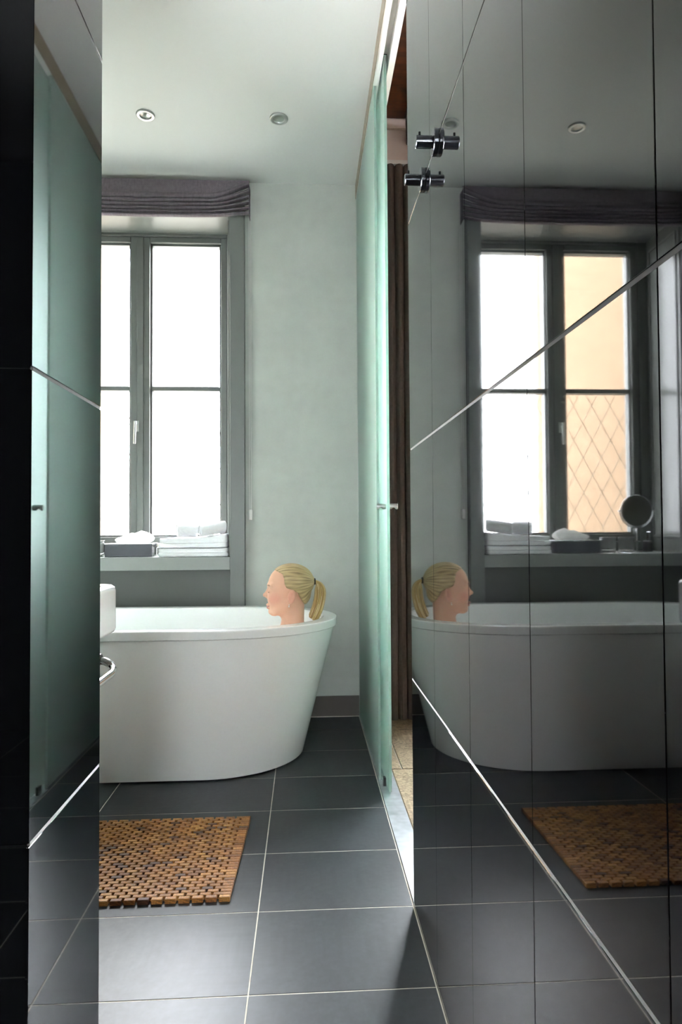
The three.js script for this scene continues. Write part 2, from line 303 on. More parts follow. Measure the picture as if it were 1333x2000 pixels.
// bedroom beyond the opening
const bf = struct('floor_bedroom', boxG(0.3495, 4.4, -0.2, -0.004, -1.6, 3.5), stoneJoint, 'sand coloured stone flags of the bedroom floor');
{
  const rows = [[-1.6, -0.5], [-0.5, 0.35], [0.35, 1.2], [1.2, 1.95], [1.95, 2.68], [2.68, 3.5]];
  rows.forEach(([d0, d1], r) => {
    for (let x = 0.35, k = 0; x < 4.39; k++) {
      const first = r === 5 ? 0.045 : r === 4 ? 0.42 : 0.2 + 0.3 * rnd(), w = k === 0 ? first : 0.7, x1 = Math.min(4.4, x + w);
      const m = mesh('flagstone', tileG(x1 - x - 0.006, d1 - d0 - 0.006, 0.01, 0.0015), stone[(k + r) % 2], bf);
      m.rotation.x = -Math.PI / 2; m.position.set((x + x1) / 2, -0.009, -(d0 + d1) / 2); x = x1;
    }
  });
}
struct('wall_bedroom', join(boxG(0.354, 0.78, -0.2, 3.45, 3.5, 3.95), boxG(2.72, 4.6, -0.2, 3.45, 3.5, 3.95), boxG(0.78, 2.72, -0.2, 0.85, 3.5, 3.95), boxG(0.78, 2.72, 2.73, 3.45, 3.5, 3.95),
  boxG(4.4, 4.6, -0.2, 3.45, -1.6, 3.5), boxG(0.37, 4.6, -0.2, 3.45, -1.8, -1.6), boxG(0.352, 0.3539, -0.2, 3.24, DW, 3.95)), pinkPlaster, 'pinkish white plaster wall of the bedroom');
{ const w = thing('window_2', 'tall bedroom window out of view behind the curtain', 'window'); w.userData.kind = 'structure';
  for (const q of [[0.78, 0.84, 0.85, 2.73], [2.66, 2.72, 0.85, 2.73], [0.84, 2.66, 0.85, 0.91], [0.84, 2.66, 2.67, 2.73], [1.71, 1.79, 0.91, 2.67]]) mesh('frame', boxG(...q, 3.79, 3.87), frameGrey, w);
  for (const [a, b] of [[0.84, 1.71], [1.79, 2.66]]) mesh('pane', boxG(a, b, 0.91, 2.67, 3.852, 3.856), pane, w); }
struct('trim_5', boxG(0.354, 4.4, 3.19, 3.24, 3.48, 3.5), M({ color: srgb('#cdb9ae'), roughness: 0.9 }), 'pink cornice strip below the wooden bedroom ceiling');
const bc = struct('ceiling_bedroom', boxG(0.28, 4.6, 3.26, 3.45, -1.8, 3.5), beamWood[1], 'dark brown timber bedroom ceiling with beams');
for (let k = 0; k < 22; k++) mesh('plank', rboxG(0.372 + k * 0.184, 0.372 + k * 0.184 + 0.181, 3.243, 3.2599, -1.59, 3.479, 0.002, 1), beamWood[k % 2], bc);
{ // a diagonal hip beam and cross beams
  for (const x of [0.56, 1.5, 2.44, 3.38]) mesh('beam', rboxG(x, x + 0.14, 3.09, 3.2429, -1.59, 3.479, 0.01), beamWood[1], bc);
}
{ // wave pleated curtain
  const t = thing('curtain', 'dark brown wave pleated curtain beyond the sliding glass door', 'curtain');
  const n = 24 * 8, pts = [];
  for (let i = 0; i <= n; i++) { const a = i / 24, k = Math.floor(a), q = (a - k) * Math.PI; pts.push([0.385 + 0.046 * (k + 0.5) - 0.0225 * Math.cos(q), 3.365 - 0.05 * Math.sin(q) ** 0.75]); }
  const sheet = (off) => pts.map(([x, d], i) => { const [xa, da] = pts[Math.max(0, i - 1)], [xb, db] = pts[Math.min(n, i + 1)], l = Math.hypot(xb - xa, db - da); return [x - (db - da) / l * off, d + (xb - xa) / l * off]; });
  const ring = (y, f) => [...sheet(-0.0012), ...sheet(0.0012).reverse()].map(([x, d], i) => V(x + f * 0.004 * Math.sin(i * 0.7 + y), y, d + f * 0.006 * Math.sin(x * 40)));
  const loops = []; for (let k = 0; k <= 12; k++) { const y = 0.012 + k / 12 * 2.885; loops.push(ring(y, 1 - k / 12)); }
  const g = loft(loops.map((l) => l.slice().reverse()), false, false);
  const uv = g.attributes.uv, p = g.attributes.position; const L = loops[0].length;
  for (let i = 0; i < uv.count; i++) uv.setXY(i, (i % L) / L * 2.2, p.getY(i));
  mesh('cloth', g, curtainCloth, t);
  mesh('rail', boxG(0.37, 1.3, 2.905, 2.925, 3.33, 3.36), whitePaint, t);
}

// ------------------------------------------------------------------ objects
// bathtub
const outline = (cx, cd, L, a, b, y, n = 72, e = 2) => Array.from({ length: n }, (_, i) => {
  const t = (i + 0.5) / n * Math.PI * 2, c = Math.cos(t), s = Math.sin(t), p = 2 / e;
  return V(cx + Math.sign(c) * (L - a + a * Math.abs(c) ** p), y, cd - b * Math.sign(s) * Math.abs(s) ** p);
});
{
  const t = thing('bathtub', 'white freestanding oval bathtub with tapered sides', 'bathtub');
  const cx = -0.71, cd = 2.952, O = (L, a, b, y) => outline(cx, cd, L, a, b, y, 96).reverse();
  mesh('plinth', loft([O(0.682, 0.39, 0.342, 0.0005), O(0.682, 0.39, 0.342, 0.012)], false, true), blackMetal, t);
  const body = [];
  for (let k = 0; k <= 10; k++) { const q = k / 10, e = q < 0.04 ? 0 : 0; body.push(O(0.697 + 0.143 * q - e, 0.40 + 0.095 * q, 0.356 + 0.046 * q, 0.008 + q * 0.555)); }
  mesh('body', loft([O(0.685, 0.39, 0.345, 0.006), O(0.694, 0.398, 0.353, 0.0065), ...body], true, false), acrylic, t);
  const rim = [O(0.836, 0.49, 0.398, 0.563), O(0.848, 0.499, 0.409, 0.563), O(0.85, 0.5, 0.411, 0.566), O(0.852, 0.5, 0.412, 0.594), O(0.8505, 0.499, 0.4105, 0.5985), O(0.847, 0.497, 0.408, 0.6),
    O(0.795, 0.455, 0.356, 0.6), O(0.789, 0.45, 0.35, 0.598), O(0.785, 0.447, 0.346, 0.592)];
  mesh('rim', loft(rim), acrylic, t);
  const inn = []; for (let k = 0; k <= 12; k++) { const q = k / 12, s = Math.sin(q * Math.PI / 2), c = 1 - Math.cos(q * Math.PI / 2); inn.push(O(0.785 - 0.06 * q - 0.1 * c - 0.06 * (q ** 6), 0.447 - 0.06 * q - 0.03 * c, 0.346 - 0.035 * q - 0.07 * q ** 5, 0.592 - 0.47 * s)); }
  mesh('basin', loft(inn, false, true), acrylic, t);
  const ww = new THREE.Mesh(loft([O(0.72, 0.40, 0.322, 0.45), O(0.7205, 0.4005, 0.3225, 0.455)], false, true), P({ color: srgb('#dfe6e4'), roughness: 0.05, ior: 1.33 }));
  ww.name = 'bath_water'; ww.castShadow = ww.receiveShadow = true; scene.add(ww); ww.userData = { label: 'milky bath water filling the white bathtub', category: 'water', kind: 'stuff' };
}

// wash basin on the left with its chrome towel rail
{
  const t = thing('wash_basin', 'white ceramic wash basin corner showing past the black wall', 'wash basin');
  const RR = (x0, x1, d0, d1, y, r, n = 10) => { const out = []; for (const [cx, cd, a0] of [[x1 - r, d1 - r, 0], [x0 + r, d1 - r, 1], [x0 + r, d0 + r, 2], [x1 - r, d0 + r, 3]]) for (let k = 0; k <= n; k++) { const a = (a0 + k / n) * Math.PI / 2; out.push(V(cx + r * Math.cos(a), y, cd + r * Math.sin(a))); } return out; };
  const x0 = -1.018, x1 = -0.523, d0 = 1.36, d1 = 1.875;
  const lp = [RR(x0, x1 - 0.16, d0 + 0.1, d1 - 0.1, 0.66, 0.04), RR(x0, x1 - 0.02, d0 + 0.02, d1 - 0.02, 0.707, 0.05), RR(x0, x1 - 0.004, d0 + 0.004, d1 - 0.004, 0.713, 0.055), RR(x0, x1, d0, d1, 0.722, 0.058), RR(x0, x1, d0, d1, 0.826, 0.058), RR(x0, x1 - 0.003, d0 + 0.003, d1 - 0.003, 0.835, 0.055), RR(x0, x1 - 0.01, d0 + 0.01, d1 - 0.01, 0.84, 0.05),
    RR(x0 + 0.12, x1 - 0.03, d0 + 0.03, d1 - 0.03, 0.84, 0.05), RR(x0 + 0.125, x1 - 0.036, d0 + 0.036, d1 - 0.036, 0.834, 0.05), RR(x0 + 0.15, x1 - 0.06, d0 + 0.06, d1 - 0.06, 0.76, 0.07), RR(x0 + 0.2, x1 - 0.14, d0 + 0.14, d1 - 0.14, 0.73, 0.05)];
  mesh('bowl', loft(lp, true, true), porcelain, t);
  const r = thing('towel_rail', 'curved chrome towel rail below the wash basin', 'towel rail');
  const c = new THREE.CatmullRomCurve3([V(-0.515, 0.612, 1.42), V(-0.515, 0.611, 1.55), V(-0.515, 0.611, 1.70), V(-0.515, 0.613, 1.765), V(-0.525, 0.62, 1.80), V(-0.545, 0.632, 1.813), V(-0.60, 0.64, 1.815), V(-0.8, 0.64, 1.815), V(-1.018, 0.64, 1.815)], false, 'centripetal');
  mesh('bar', new THREE.TubeGeometry(c, 60, 0.0105, 12), chrome, r);
  mesh('bar', rodG(V(-0.515, 0.612, 1.425), V(-1.018, 0.64, 1.425), 0.0105), chrome, r);
  for (const q of [1.785, 1.395]) mesh('mount', rboxG(-1.02, -1.008, 0.61, 0.67, q, q + 0.06, 0.003), chrome, r);
  mesh('clamp', rodG(V(-0.585, 0.641, 1.815), V(-0.56, 0.638, 1.8145), 0.016), blackMetal, r);
}

// robe hooks on the black wall
for (const [d, label] of [[1.331, 'dark chrome robe hook on black tiles, upper nearer one'], [1.4795, 'dark chrome robe hook on black tiles, lower farther one']]) {
  const t = thing('robe_hook', label, 'hook', 'robe hooks on the black wall', V(XR, 1.8045, d));
  const cyl = (r, x0, x1, bev = 0.0012) => { const g = new THREE.LatheGeometry([[0, x0], [r - bev, x0], [r, x0 + bev], [r, x1 - bev], [r - bev, x1], [0, x1]].map(([a, b]) => new THREE.Vector2(a, b)), 40); g.rotateZ(Math.PI / 2); return g.toNonIndexed(); };
  const fix = (g) => { g.computeVertexNormals(); return g; };
  mesh('flange', fix(cyl(0.027, 0.0002, 0.0105)), darkChrome, t);
  mesh('peg', fix(cyl(0.0128, 0.0106, 0.046)), darkChrome, t);
  mesh('pin', rodG(new THREE.Vector3(-0.037, 0.012, 0), new THREE.Vector3(-0.037, 0.021, 0), 0.0026), blackMetal, t);
}

// downlights
for (const [x, d, label] of [[-0.7065, 2.897, 'recessed ceiling downlight nearer the black wall end at left'], [-0.111, 2.8935, 'recessed ceiling downlight nearer the green glass panel']]) {
  const t = thing('downlight', label, 'ceiling light', 'downlights in the bathroom ceiling', V(x, CH, d));
  const lathe = (pts) => new THREE.LatheGeometry(pts.map(([a, b]) => new THREE.Vector2(a, b)), 48);
  mesh('ring', lathe([[0.0405, 0], [0.0412, -0.004], [0.040, -0.0075], [0.036, -0.009], [0.027, -0.008], [0.0255, -0.0065], [0.0245, -0.002], [0.0245, -0.0002]]), satin, t);
  mesh('lens', lathe([[0.0244, -0.0022], [0.012, -0.0034], [0.0001, -0.0038]]), P({ color: srgb('#7d857c'), roughness: 0.12, clearcoat: 1, clearcoatRoughness: 0.05 }), t);
}

// roman blind, pulled up
{
  const t = thing('roman_blind', 'dark grey fabric roman blind gathered above the window', 'blind');
  const xr = -0.285, xl = -1.632, n = 90;
  const strip = (y0, h, out, lift, sag, depth = 0.014, flat = false) => {
    const pos = [], idx = [], uv = [], prof = flat ? [[0, 0], [0.5, 0.1], [0.85, 0.35], [1, 0.6], [1.04, 0.5], [1.04, -0.3]] : [[0, -0.6], [0.12, 0.1], [0.35, 0.55], [0.6, 0.85], [0.85, 1], [0.98, 0.85], [1.02, 0.5], [1.0, -0.2]];
    for (let i = 0; i <= n; i++) {
      const x = xr + (xl - xr) * i / n, q = i / n, e = Math.max(0, 1 - q * 1.347 / 0.2) ** 1.5, el = Math.max(0, 1 - (1 - q) * 1.347 / 0.2) ** 1.5;
      const up = lift * e - sag * Math.sin(Math.PI * q) * (0.75 + 0.25 * Math.sin(q * 5)) + lift * 0.7 * el, squeeze = 1 - 0.22 * (e + el);
      for (const [a, b] of prof) { pos.push(x, y0 + up * (flat ? a : 1) - a * h * squeeze, -(3.405 - out - b * depth - 0.006 * e + 0.0012 * Math.sin(q * 34 + y0 * 90))); uv.push(x, y0 - a * h); }
    }
    const m = prof.length;
    for (let i = 0; i < n; i++) for (let k = 0; k + 1 < m; k++) { const a = i * m + k, b = a + 1, c = a + m, d = c + 1; idx.push(a, c, b, b, c, d); }
    const g = new THREE.BufferGeometry(); g.setAttribute('position', new THREE.Float32BufferAttribute(pos, 3)); g.setAttribute('uv', new THREE.Float32BufferAttribute(uv, 2)); g.setIndex(idx); g.computeVertexNormals();
    return g;
  };
  mesh('valance', strip(2.818, 0.084, 0.03, 0.035, 0.004, 0.022, true), blindCloth, t);
  const F = [[2.757, 0.036, 0.034, 0.058], [2.731, 0.03, 0.031, 0.046], [2.709, 0.026, 0.028, 0.035], [2.689, 0.023, 0.025, 0.025], [2.670, 0.021, 0.022, 0.016], [2.653, 0.021, 0.019, 0.008]];
  F.forEach(([y, h, o, l]) => mesh('fold', strip(y, h, o, l, 0.007, 0.022), blindCloth, t));
  mesh('end_tuck', rboxG(xr - 0.002, xr + 0.0005, 2.632, 2.80, 3.36, 3.43, 0.001), blindCloth, t);
  mesh('headrail', boxG(xl, xr, 2.765, 2.815, 3.408, 3.449), whitePaint, t);
  mesh('pull_chain', join(rodG(V(-0.2925, 2.77, 3.437), V(-0.2925, 1.06, 3.437), 0.0012, 0.0012, 6), rodG(V(-0.2835, 2.77, 3.437), V(-0.2835, 1.06, 3.437), 0.0012, 0.0012, 6)), whitePaint, t);
  mesh('chain_holder', rboxG(-0.297, -0.279, 1.04, 1.095, 3.43, 3.4515, 0.004, 3), whitePaint, t);
}

// things on the window sill
const SY = 0.849;
{
  const soft = (x0, x1, y0, y1, d0, d1, rise, k) => { // superellipsoid slab with enough vertices to sag
    const loops = [], N = 56, K = 12;
    for (let j = 0; j <= K; j++) { const a = -Math.PI / 2 + j / K * Math.PI, cy = Math.sign(Math.sin(a)) * Math.abs(Math.sin(a)) ** 0.7, cr = Math.abs(Math.cos(a)) ** 0.28;
      loops.push(Array.from({ length: N }, (_, i) => { const t = i / N * Math.PI * 2, ex = 0.18, c = Math.cos(t), s = Math.sin(t); const ux = Math.sign(c) * Math.abs(c) ** ex, uz = Math.sign(s) * Math.abs(s) ** ex, w = (x1 - x0) / 2 - 0.018 * (1 - cr), dd = (d1 - d0) / 2 - 0.018 * (1 - cr);
        const x = ux * w * (cr < 0.02 ? 0.92 : 1), z = uz * dd * (cr < 0.02 ? 0.92 : 1);
        return new THREE.Vector3((x0 + x1) / 2 + x + 0.002 * NZ(j * 0.6, z * 30, k), (y0 + y1) / 2 + cy * (y1 - y0) / 2 + Math.max(0, cy) * rise * Math.max(0, x / w) ** 2 + (cy > -0.5 ? 0.003 * NZ(x * 18, k * 5, z * 18) : 0), -(d0 + d1) / 2 + z); })); }
    return loft(loops.map((l) => l.slice().reverse()), true, true);
  };
  const folded = (label, y0, y1, x0, x1, d0, d1, rise, k) => {
    const t = thing('folded_towel', label, 'towel', 'folded white towels on the sill');
    const ym = (y0 + y1) / 2;
    mesh('layer', soft(x0, x1, y0, ym + 0.001, d0, d1, rise * 0.3, k), terry, t);
    mesh('layer', soft(x0 + 0.003, x1, ym - 0.001, y1, d0 + 0.002, d1, rise, k + 3), terry, t);
  };
  folded('large folded white towel lying directly on the window sill', SY, 0.893, -0.772, -0.407, 3.425, 3.63, 0.002, 1);
  folded('large folded white towel on top of another folded towel', 0.8965, 0.946, -0.768, -0.409, 3.428, 3.625, 0.024, 7);
  const roll = (label, a, b, r, y) => {
    const t = thing('rolled_towel', label, 'towel', 'rolled white towels on the folded ones');
    const A = V(...a), B = V(...b), dir = B.clone().sub(A).normalize(), side = new THREE.Vector3().crossVectors(dir, new THREE.Vector3(0, 1, 0)).normalize(), N = 40;
    const ring = (q, k) => Array.from({ length: N }, (_, i) => { const an = i / N * Math.PI * 2, rr = r * k * (1 + 0.03 * Math.sin(3 * an + q * 4)); return A.clone().lerp(B, q).addScaledVector(side, Math.cos(an) * rr).addScaledVector(new THREE.Vector3(0, 1, 0), Math.sin(an) * rr * 0.93 + 0.001 * NZ(q * 9, an, 3)); });
    mesh('roll', loft([ring(0, 0.86), ring(0.015, 0.96), ring(0.06, 1), ring(0.3, 1.01), ring(0.6, 0.99), ring(0.94, 1), ring(0.985, 0.96), ring(1, 0.86)], true, true), terry, t);
    const sp = []; for (let i = 0; i <= 70; i++) { const an = i / 70 * Math.PI * 2 * 2.6, rr = r * (0.1 + 0.76 * i / 70); sp.push(A.clone().addScaledVector(dir, -0.0005).addScaledVector(side, Math.cos(an) * rr).addScaledVector(new THREE.Vector3(0, 1, 0), Math.sin(an) * rr * 0.93)); }
    mesh('rolled_edge', new THREE.TubeGeometry(new THREE.CatmullRomCurve3(sp), 140, r * 0.1, 6), terry, t);
  };
  roll('rolled white hand towel at the left on the towel pile', [-0.68, 0.99, 3.485], [-0.578, 0.99, 3.525], 0.037);
  roll('rolled white hand towel at the right beside the grey frame', [-0.556, 0.988, 3.462], [-0.43, 1.006, 3.515], 0.036);
}
{
  const t = thing('tissue_box', 'dark chrome tissue box with a white tissue sticking out', 'tissue box');
  const x0 = -1.052, x1 = -0.806, d0 = 3.462, d1 = 3.585, y1 = 0.922;
  mesh('box', rboxG(x0, x1, SY + 0.001, y1 - 0.006, d0, d1, 0.002), M({ color: srgb('#45464a'), metalness: 1, roughness: 0.1 }), t);
  mesh('lid', join(rboxG(x0 - 0.001, x1 + 0.001, y1 - 0.0058, y1, d0 - 0.001, d0 + 0.045, 0.001), rboxG(x0 - 0.001, x1 + 0.001, y1 - 0.0058, y1, d1 - 0.045, d1 + 0.001, 0.001), rboxG(x0 - 0.001, x0 + 0.04, y1 - 0.0058, y1, d0 + 0.045, d1 - 0.045, 0.001), rboxG(x1 - 0.04, x1 + 0.001, y1 - 0.0058, y1, d0 + 0.045, d1 - 0.045, 0.001)), chrome, t);
  // crumpled tissue: a lens-shaped puff with folds
  const loops = []; const N = 48;
  for (let j = 0; j <= 9; j++) { const q = j / 9, y = y1 - 0.004 + q * 0.055, w = 0.1 * Math.sqrt(Math.max(0.02, 1 - ((q - 0.45) / 0.6) ** 2));
    loops.push(Array.from({ length: N }, (_, i) => { const a = i / N * Math.PI * 2; const k = 1 + 0.07 * Math.sin(5 * a + q * 4) + 0.05 * Math.sin(9 * a); return V(-0.915 + Math.cos(a) * w * k, y + 0.006 * Math.sin(3 * a + 1) * q + 0.01 * q * Math.cos(a), 3.5235 + Math.sin(a) * 0.3 * w * k); })); }
  mesh('tissue', loft(loops.map((l) => l.slice().reverse()), true, true), paper, t);
}
for (const [x, label] of [[-1.104, 'clear glass tumbler right next to the tissue box'], [-1.209, 'clear glass tumbler nearer the round shaving mirror']]) {
  const t = thing('tumbler', label, 'glass', 'glass tumblers on the sill', V(x, SY, 3.49));
  mesh('glass', new THREE.LatheGeometry([[0.0001, 0], [0.04, 0], [0.0415, 0.002], [0.043, 0.086], [0.0425, 0.0875], [0.0408, 0.0865], [0.0392, 0.018], [0.037, 0.0145], [0.0001, 0.014]].map(([a, b]) => new THREE.Vector2(a, b)), 48), clearGlass, t);
}
{
  const t = thing('cosmetic_jar', 'small clear jar with pale lid between tissue box and towels', 'jar', null, V(-0.787, SY, 3.54));
  mesh('jar', new THREE.LatheGeometry([[0.0001, 0], [0.013, 0], [0.014, 0.002], [0.014, 0.045], [0.009, 0.052], [0.0001, 0.053]].map(([a, b]) => new THREE.Vector2(a, b)), 32), clearGlass, t);
  mesh('lid', new THREE.LatheGeometry([[0.0001, 0.0535], [0.012, 0.0535], [0.0125, 0.055], [0.0125, 0.069], [0.011, 0.071], [0.0001, 0.071]].map(([a, b]) => new THREE.Vector2(a, b)), 32), whitePaint, t);
}
{
  const t = thing('shaving_mirror', 'round shaving mirror on a thin stem standing on the sill', 'mirror', null, V(-1.333, SY, 3.61));
  const c = new THREE.Vector3(0, 0.236, 0), disc = (r, z0, z1) => { const g = new THREE.CylinderGeometry(r, r, z1 - z0, 56); g.rotateX(Math.PI / 2); g.translate(c.x, c.y, (z0 + z1) / 2); return g; };
  mesh('disc', disc(0.088, -0.005, 0.005), M({ color: srgb('#55544f'), metalness: 0.9, roughness: 0.35 }), t);
  const ringG = new THREE.TorusGeometry(0.089, 0.0045, 10, 64); ringG.translate(c.x, c.y, 0); mesh('ring', ringG, chrome, t);
  const yoke = new THREE.TorusGeometry(0.0985, 0.003, 8, 48, Math.PI); yoke.rotateZ(Math.PI); yoke.translate(c.x, c.y, 0); mesh('yoke', yoke, chrome, t);
  for (const q of [-0.106, 0.093]) mesh('pivot', rodG(new THREE.Vector3(q, 0.236, 0), new THREE.Vector3(q + 0.013, 0.236, 0), 0.004), chrome, t);
  mesh('stem', rodG(new THREE.Vector3(0, 0.008, 0), new THREE.Vector3(0, 0.139, 0), 0.0045), chrome, t);
  mesh('foot', new THREE.LatheGeometry([[0.0001, 0], [0.055, 0], [0.056, 0.003], [0.05, 0.006], [0.008, 0.011], [0.0001, 0.011]].map(([a, b]) => new THREE.Vector2(a, b)), 48), chrome, t);
}
{
  const t = thing('soap_dispenser', 'slim dark soap dispenser with chrome pump behind the mirror', 'dispenser', null, V(-1.425, SY, 3.66));
  mesh('bottle', new THREE.LatheGeometry([[0.0001, 0], [0.026, 0], [0.027, 0.002], [0.027, 0.055], [0.02, 0.062], [0.0001, 0.063]].map(([a, b]) => new THREE.Vector2(a, b)), 32), blackMetal, t);
  mesh('pump', join(rodG(new THREE.Vector3(0, 0.062, 0), new THREE.Vector3(0, 0.115, 0), 0.007), rodG(new THREE.Vector3(0, 0.113, 0), new THREE.Vector3(0.0, 0.113, 0.035), 0.004)), chrome, t);
}

// teak duckboard mat: short blocks strung together in half-lapped rows
{
  const t = thing('bath_mat', 'slatted teak bath mat of small wooden blocks on slate tiles', 'bath mat', null, V(-0.205, 0.0005, 1.765));
  t.rotation.y = 0.0;
  const pitch = 0.0357, gap = 0.0068, rows = 34, rd = 0.01435, len = 0.80, H = 0.0125, geos = new Map();
  const blockG = (w) => { const k = w.toFixed(4); if (!geos.has(k)) { const g = tileG(w, rd - 0.0008, H, 0.0013).clone(); g.rotateX(-Math.PI / 2); geos.set(k, g); } return geos.get(k); };
  const blocks = [];
  for (let j = 0; j < rows; j++) {
    const shear = j * rd * 0.031, odd = j % 2;                       // the mat lies a little askew
    let x = 0, k = 0;
    while (x < len - 0.01) {
      let w = pitch - gap; if (k === 0 && odd) w = pitch * 1.5 - gap; 
      if (x + w + gap > len - 0.012) w = len - x;
      blocks.push([-(x + w / 2) + shear, j, w]); x += w + gap; k++;
    }
  }
  blocks.sort((a, b) => (a[1] - b[1]) + (b[0] - a[0]) * 0);
  const vis = blocks.filter((b) => b[0] > -0.5 + b[1] * -0.0042 * 0.5), rest = blocks.filter((b) => !vis.includes(b));
  const asPart = vis.slice(0, 300), far = [...vis.slice(300), ...rest], cord = [];
  const tone = (j, x) => { const q = rnd(); return q < 0.34 ? 0 : q < 0.54 ? 1 : q < 0.7 ? 2 : q < 0.82 ? 3 : q < 0.88 ? 4 : 5; };
  for (const [x, j, w] of asPart) { const m = mesh('block', blockG(w), teak[tone(j, x)], t); m.position.set(x, 0.0005 * rnd(), -(j + 0.5) * rd); }
  const byTone = teak.map(() => []);
  for (const [x, j, w] of far) { const g = blockG(w).clone(); g.translate(x, 0.0005 * rnd(), -(j + 0.5) * rd); byTone[tone(j, x)].push(g); }
  byTone.forEach((gs, k) => { if (gs.length) { const m = mesh('blocks', join(gs), teak[k], t); m.userData.kind = 'stuff'; } });
  for (let i = 0; i < 40; i++) cord.push(rodG(new THREE.Vector3(-0.012 - i * pitch / 2 * 1.1, 0.006, -0.002), new THREE.Vector3(-0.012 - i * pitch / 2 * 1.1 + 0.015, 0.006, -rows * rd + 0.002), 0.0012, 0.0012, 5));
  void cord;
}

// ------------------------------------------------------------------ person in the bathtub
{
  const person = thing('person', 'person reclining in the bathtub, eyes lowered, blond hair in a ponytail', 'person');
  const O = V(-0.056, 0.717, 2.87), mm = 0.001;
  const W = (u, v, w) => new THREE.Vector3(O.x - u * mm, O.y + v * mm, O.z + w * mm);   // u towards the face (left), v up, w towards the camera
  const ell = (u, v, w, c, r) => { const a = (u - c[0]) / r[0], b = (v - c[1]) / r[1], d = (w - c[2]) / r[2], k0 = Math.hypot(a, b, d), k1 = Math.hypot(a / r[0], b / r[1], d / r[2]); return k1 < 1e-9 ? -Math.min(...r) : k0 * (k0 - 1) / k1; };
  const cap = (u, v, w, a, b, r0, r1) => { const du = b[0] - a[0], dv = b[1] - a[1], dw = b[2] - a[2], pu = u - a[0], pv = v - a[1], pw = w - a[2], h = Math.max(0, Math.min(1, (pu * du + pv * dv + pw * dw) / (du * du + dv * dv + dw * dw || 1))); return Math.hypot(pu - du * h, pv - dv * h, pw - dw * h) - (r0 + (r1 - r0) * h); };
  const smin = (a, b, k) => { const h = Math.max(0, k - Math.abs(a - b)) / k; return Math.min(a, b) - h * h * k / 4; };
  const smax = (a, b, k) => -smin(-a, -b, k);
  const face = (u, v, ws) => {
    const w = Math.abs(ws);
    let d = ell(u, v, w, [8, 40, 0], [97, 79, 72]);
    d = smin(d, ell(u, v, w, [50, -20, 0], [62, 82, 57]), 26);
    d = smin(d, cap(u, v, w, [14, -46, 48], [80, -88, 13], 14, 13), 24);
    d = smin(d, ell(u, v, w, [87, -86, 0], [20, 17, 20]), 16);
    d = smin(d, cap(u, v, w, [-2, -60, 0], [4, -215, 0], 49, 50), 26);
    d = smin(d, ell(u, v, w, [80, -24, 38], [22, 24, 20]), 20);
    d = smin(d, cap(u, v, w, [103, 30, 6], [88, 32, 44], 7, 6), 12);
    d = smax(d, -ell(u, v, w, [119, 9, 32], [17, 12, 18]), 12);
    d = smin(d, ell(u, v, w, [95, 5, 31], [13, 12, 15]), 5);
    d = smin(d, cap(u, v, w, [104, 12, 0], [119, -12, 0], 6.5, 8), 9);
    d = smin(d, ell(u, v, w, [121.5, -15, 0], [9.5, 8.5, 9]), 7);
    d = smin(d, ell(u, v, w, [110, -21, 11], [9, 7, 6]), 6);
    d = smin(d, ell(u, v, w, [108.5, -57, 0], [8.5, 6, 21]), 5);
    d = smin(d, ell(u, v, w, [107, -69, 0], [8.5, 6.5, 18]), 4);
    d = smax(d, -cap(u, v, w, [118, -63, 0], [106, -63, 24], 1.2, 1.2), 3);
    // ear
    const c = Math.cos(0.18), s = Math.sin(0.18), eu = (u - 3) * c + (v + 17) * s, ev = -(u - 3) * s + (v + 17) * c;
    let e = ell(eu, ev, w, [0, 0, 73], [17, 31, 10]);
    e = smax(e, -ell(eu, ev, w, [3, 2, 84], [9, 19, 9]), 5);
    return smin(d, e, 5);
  };
  const hairline = [[-70, -58], [-45, -44], [-20, -30], [0, -20], [12, 4], [20, 26], [36, 35], [60, 37], [78, 43], [88, 58], [95, 80], [101, 96], [130, 130]];
  const hl = (v) => { for (let i = 0; i + 1 < hairline.length; i++) { const [a, b] = hairline[i], [c, d] = hairline[i + 1]; if (v <= c) return v <= a ? b + (v - a) : b + (d - b) * (v - a) / (c - a); } return 200; };
  const hairF = (u, v, ws) => {
    const w = Math.abs(ws);
    let d = ell(u, v, w, [6, 41, 0], [100.5, 82.5, 76]);
    d = smin(d, ell(u, v, w, [-26, -10, 0], [54, 56, 56]), 8);
    d = smin(d, cap(u, v, w, [-74, 46, 0], [-95, 43, 0], 17, 8), 16);
    // combed strands: shallow grooves that run towards the tie
    const an = Math.atan2(v - 43, Math.hypot(w, 4)) * 9 + Math.atan2(ws, u + 96) * 3; d += 0.7 * Math.sin(an * 2.2) + 0.5 * NZ(an * 1.3, 2, 5);
    return smax(d, (u - hl(v)) * 0.75, 9);
  };
  function march(fn, lo, hi, cell, maxPoly) {                       // fn in mm; box lo..hi in mm
    const size = Math.max(hi[0] - lo[0], hi[1] - lo[1], hi[2] - lo[2]), N = Math.ceil(size / cell) + 4, mc = new MarchingCubes(N, new THREE.MeshBasicMaterial(), false, false, maxPoly);
    mc.isolation = 0; const half = N / 2, sc = size / (N - 4), ctr = [0, 1, 2].map((k) => (lo[k] + hi[k]) / 2);
    for (let z = 0; z < N; z++) for (let y = 0; y < N; y++) for (let x = 0; x < N; x++) {
      const p = [(x - half) * sc + ctr[0], (y - half) * sc + ctr[1], (z - half) * sc + ctr[2]];
      let d = 1e3; if (p.every((q, k) => q > lo[k] - 2 * sc && q < hi[k] + 2 * sc)) d = fn(p[0], p[1], p[2]);
      mc.field[x + y * N + z * N * N] = -d;
    }
    mc.update();
    const n = mc.count, pos = new Float32Array(n * 3);
    for (let i = 0; i < n; i++) for (let k = 0; k < 3; k++) pos[3 * i + k] = mc.positionArray[3 * i + k] * half * sc + ctr[k];
